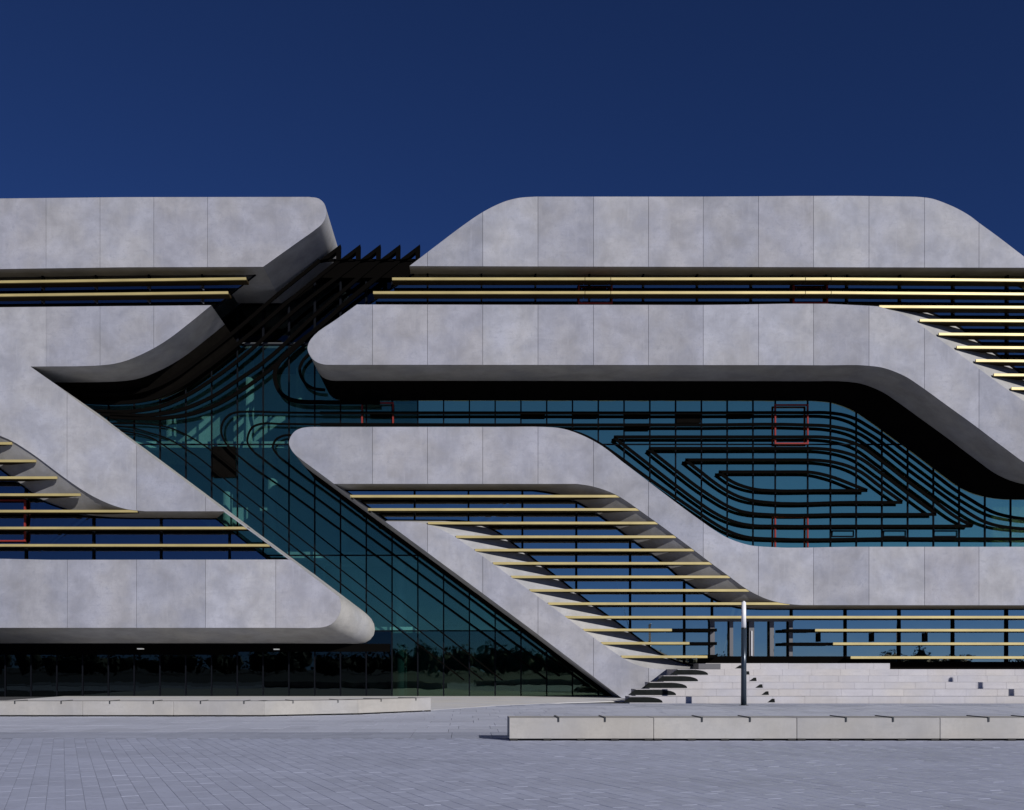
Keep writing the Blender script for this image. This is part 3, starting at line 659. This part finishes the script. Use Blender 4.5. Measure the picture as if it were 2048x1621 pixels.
# ------------------------------------------------------------------ concrete benches
def bench(label, a, b, depth, stops, group, nfeet):
    ax = Vector((b[0] - a[0], b[1] - a[1], 0)); L = ax.length; rz = math.atan2(ax.y, ax.x)
    root = empty('concrete_bench', label, 'bench', group, (a[0], a[1], 0)); root.rotation_euler = (0, 0, rz)
    bm = bmesh.new(); box(bm, 0.003, L - 0.003, 0, depth, 0.042, 0.475, 0.01)
    body = link('body', bm, M['bench'], root)
    for s in stops:
        bm = bmesh.new(); box(bm, s - 0.016, s + 0.016, -0.016, depth - 0.02, 0.4745, 0.494); box(bm, s - 0.016, s + 0.016, -0.016, -0.0005, 0.395, 0.474)
        link('skate_stop', bm, M['steel'], root)
    for k in range(nfeet):
        x = 0.1 + (L - 0.2) * k / (nfeet - 1)
        bm = bmesh.new(); box(bm, x - 0.08, x + 0.08, -0.01, 0.15, 0.0, 0.0425); link('foot', bm, M['rubber'], root)
    bm = bmesh.new(); box(bm, 0.05, L - 0.05, 0.38, depth - 0.1, -0.01, 0.043); link('plinth', bm, M['rubber'], root)
    return root
dr = 21.05; yr = dr - D; X = lambda u, dd: (u - CX) * dd / F
nodes = [1018, 1307, 1593.5, 1880, 2167]
names = ['pale concrete bench block at the free left end of the nearer row', 'second concrete bench block from the free end of the nearer row', 'concrete bench block below the lamp post side, third from the free end of the nearer row', 'shaded grey concrete bench block at the right edge of the picture']
names[2] = 'third concrete bench block from the free end of the nearer row'
st = [[1117, 1210], [1404, 1500], [1692, 1786], [1977, 2070]]
for k in range(4):
    x0, x1 = X(nodes[k], dr), X(nodes[k + 1], dr)
    bench(names[k], (x0, yr), (x1, yr), 0.92, [X(s, dr) - x0 for s in st[k]], 'nearer row of concrete benches', 5)
ln = [(-221, 31.4), (-28, 31.4), (165, 31.4), (347, 31.4), (528, 31.4), (716, 32.7), (862, 35.0)]
lnames = ['leftmost concrete bench block of the far row, cut by the picture edge', 'concrete bench block of the far row nearest the left picture edge', 'third concrete bench block of the far row from the left', 'fourth concrete bench block of the far row, below the canopy', 'concrete bench block of the far row turning back, below the rounded canopy nose', 'last concrete bench block of the far row, before the pale apron']
for k in range(6):
    if k == 0: continue
    (u0, d0), (u1, d1) = ln[k], ln[k + 1]
    a = (X(u0, d0), d0 - D); b = (X(u1, d1), d1 - D); L = math.hypot(b[0] - a[0], b[1] - a[1])
    bench(lnames[k], a, b, 0.92, [L * 0.3, L * 0.78], 'far row of concrete benches', 5)

# ------------------------------------------------------------------ far trees behind the viewer (seen in the glass)
bm = bmesh.new()
for k in range(300):
    x = random.uniform(-230, 200); y = -150 - random.uniform(0, 40); t0 = min(1, max(0, (x - 30) / 25))
    h = (5.2 * (1 - t0) + 3.5 * t0) + 1.6 * noise.noise(Vector((x * 0.04, 1.7, 0))) + random.uniform(-0.6, 0.8) + (2.2 if random.random() < 0.07 else 0)
    rw = random.uniform(1.8, 4.2)
    n0 = len(bm.verts); bmesh.ops.create_icosphere(bm, subdivisions=2, radius=1.0); bm.verts.ensure_lookup_table()
    for v_ in bm.verts[n0:]:
        f_ = 0.72 + 0.3 * noise.noise(v_.co * 1.7 + Vector((x, y, 0))); v_.co = Vector((x + v_.co.x * rw * f_, y + v_.co.y * rw * f_, max(0, h * 0.46 + v_.co.z * h * 0.5 * f_)))
    for j_ in range(110):
        a = random.uniform(0, 2 * math.pi); t_ = random.random() ** 0.7; rr = rw * math.sqrt(max(0.05, 1 - (2 * t_ - 1) ** 2)) * random.uniform(0.75, 1.1)
        c = Vector((x + rr * math.cos(a), y + rr * math.sin(a), max(0.3, h * t_))); s = random.uniform(0.16, 0.42)
        q = Vector((random.gauss(0, 1), random.gauss(0, 1), random.gauss(0, 1))).normalized(); e = q.orthogonal().normalized(); g = q.cross(e)
        bm.faces.new([bm.verts.new(c + e * s * math.cos(w_) + g * s * math.sin(w_) * 0.7) for w_ in (0.3, 1.7, 3.3, 4.8)])
o = link('far_treeline', bm, M['leaf']); o['kind'] = 'stuff'; o['label'] = 'low dark line of far trees mirrored in the glass'; o['category'] = 'trees'
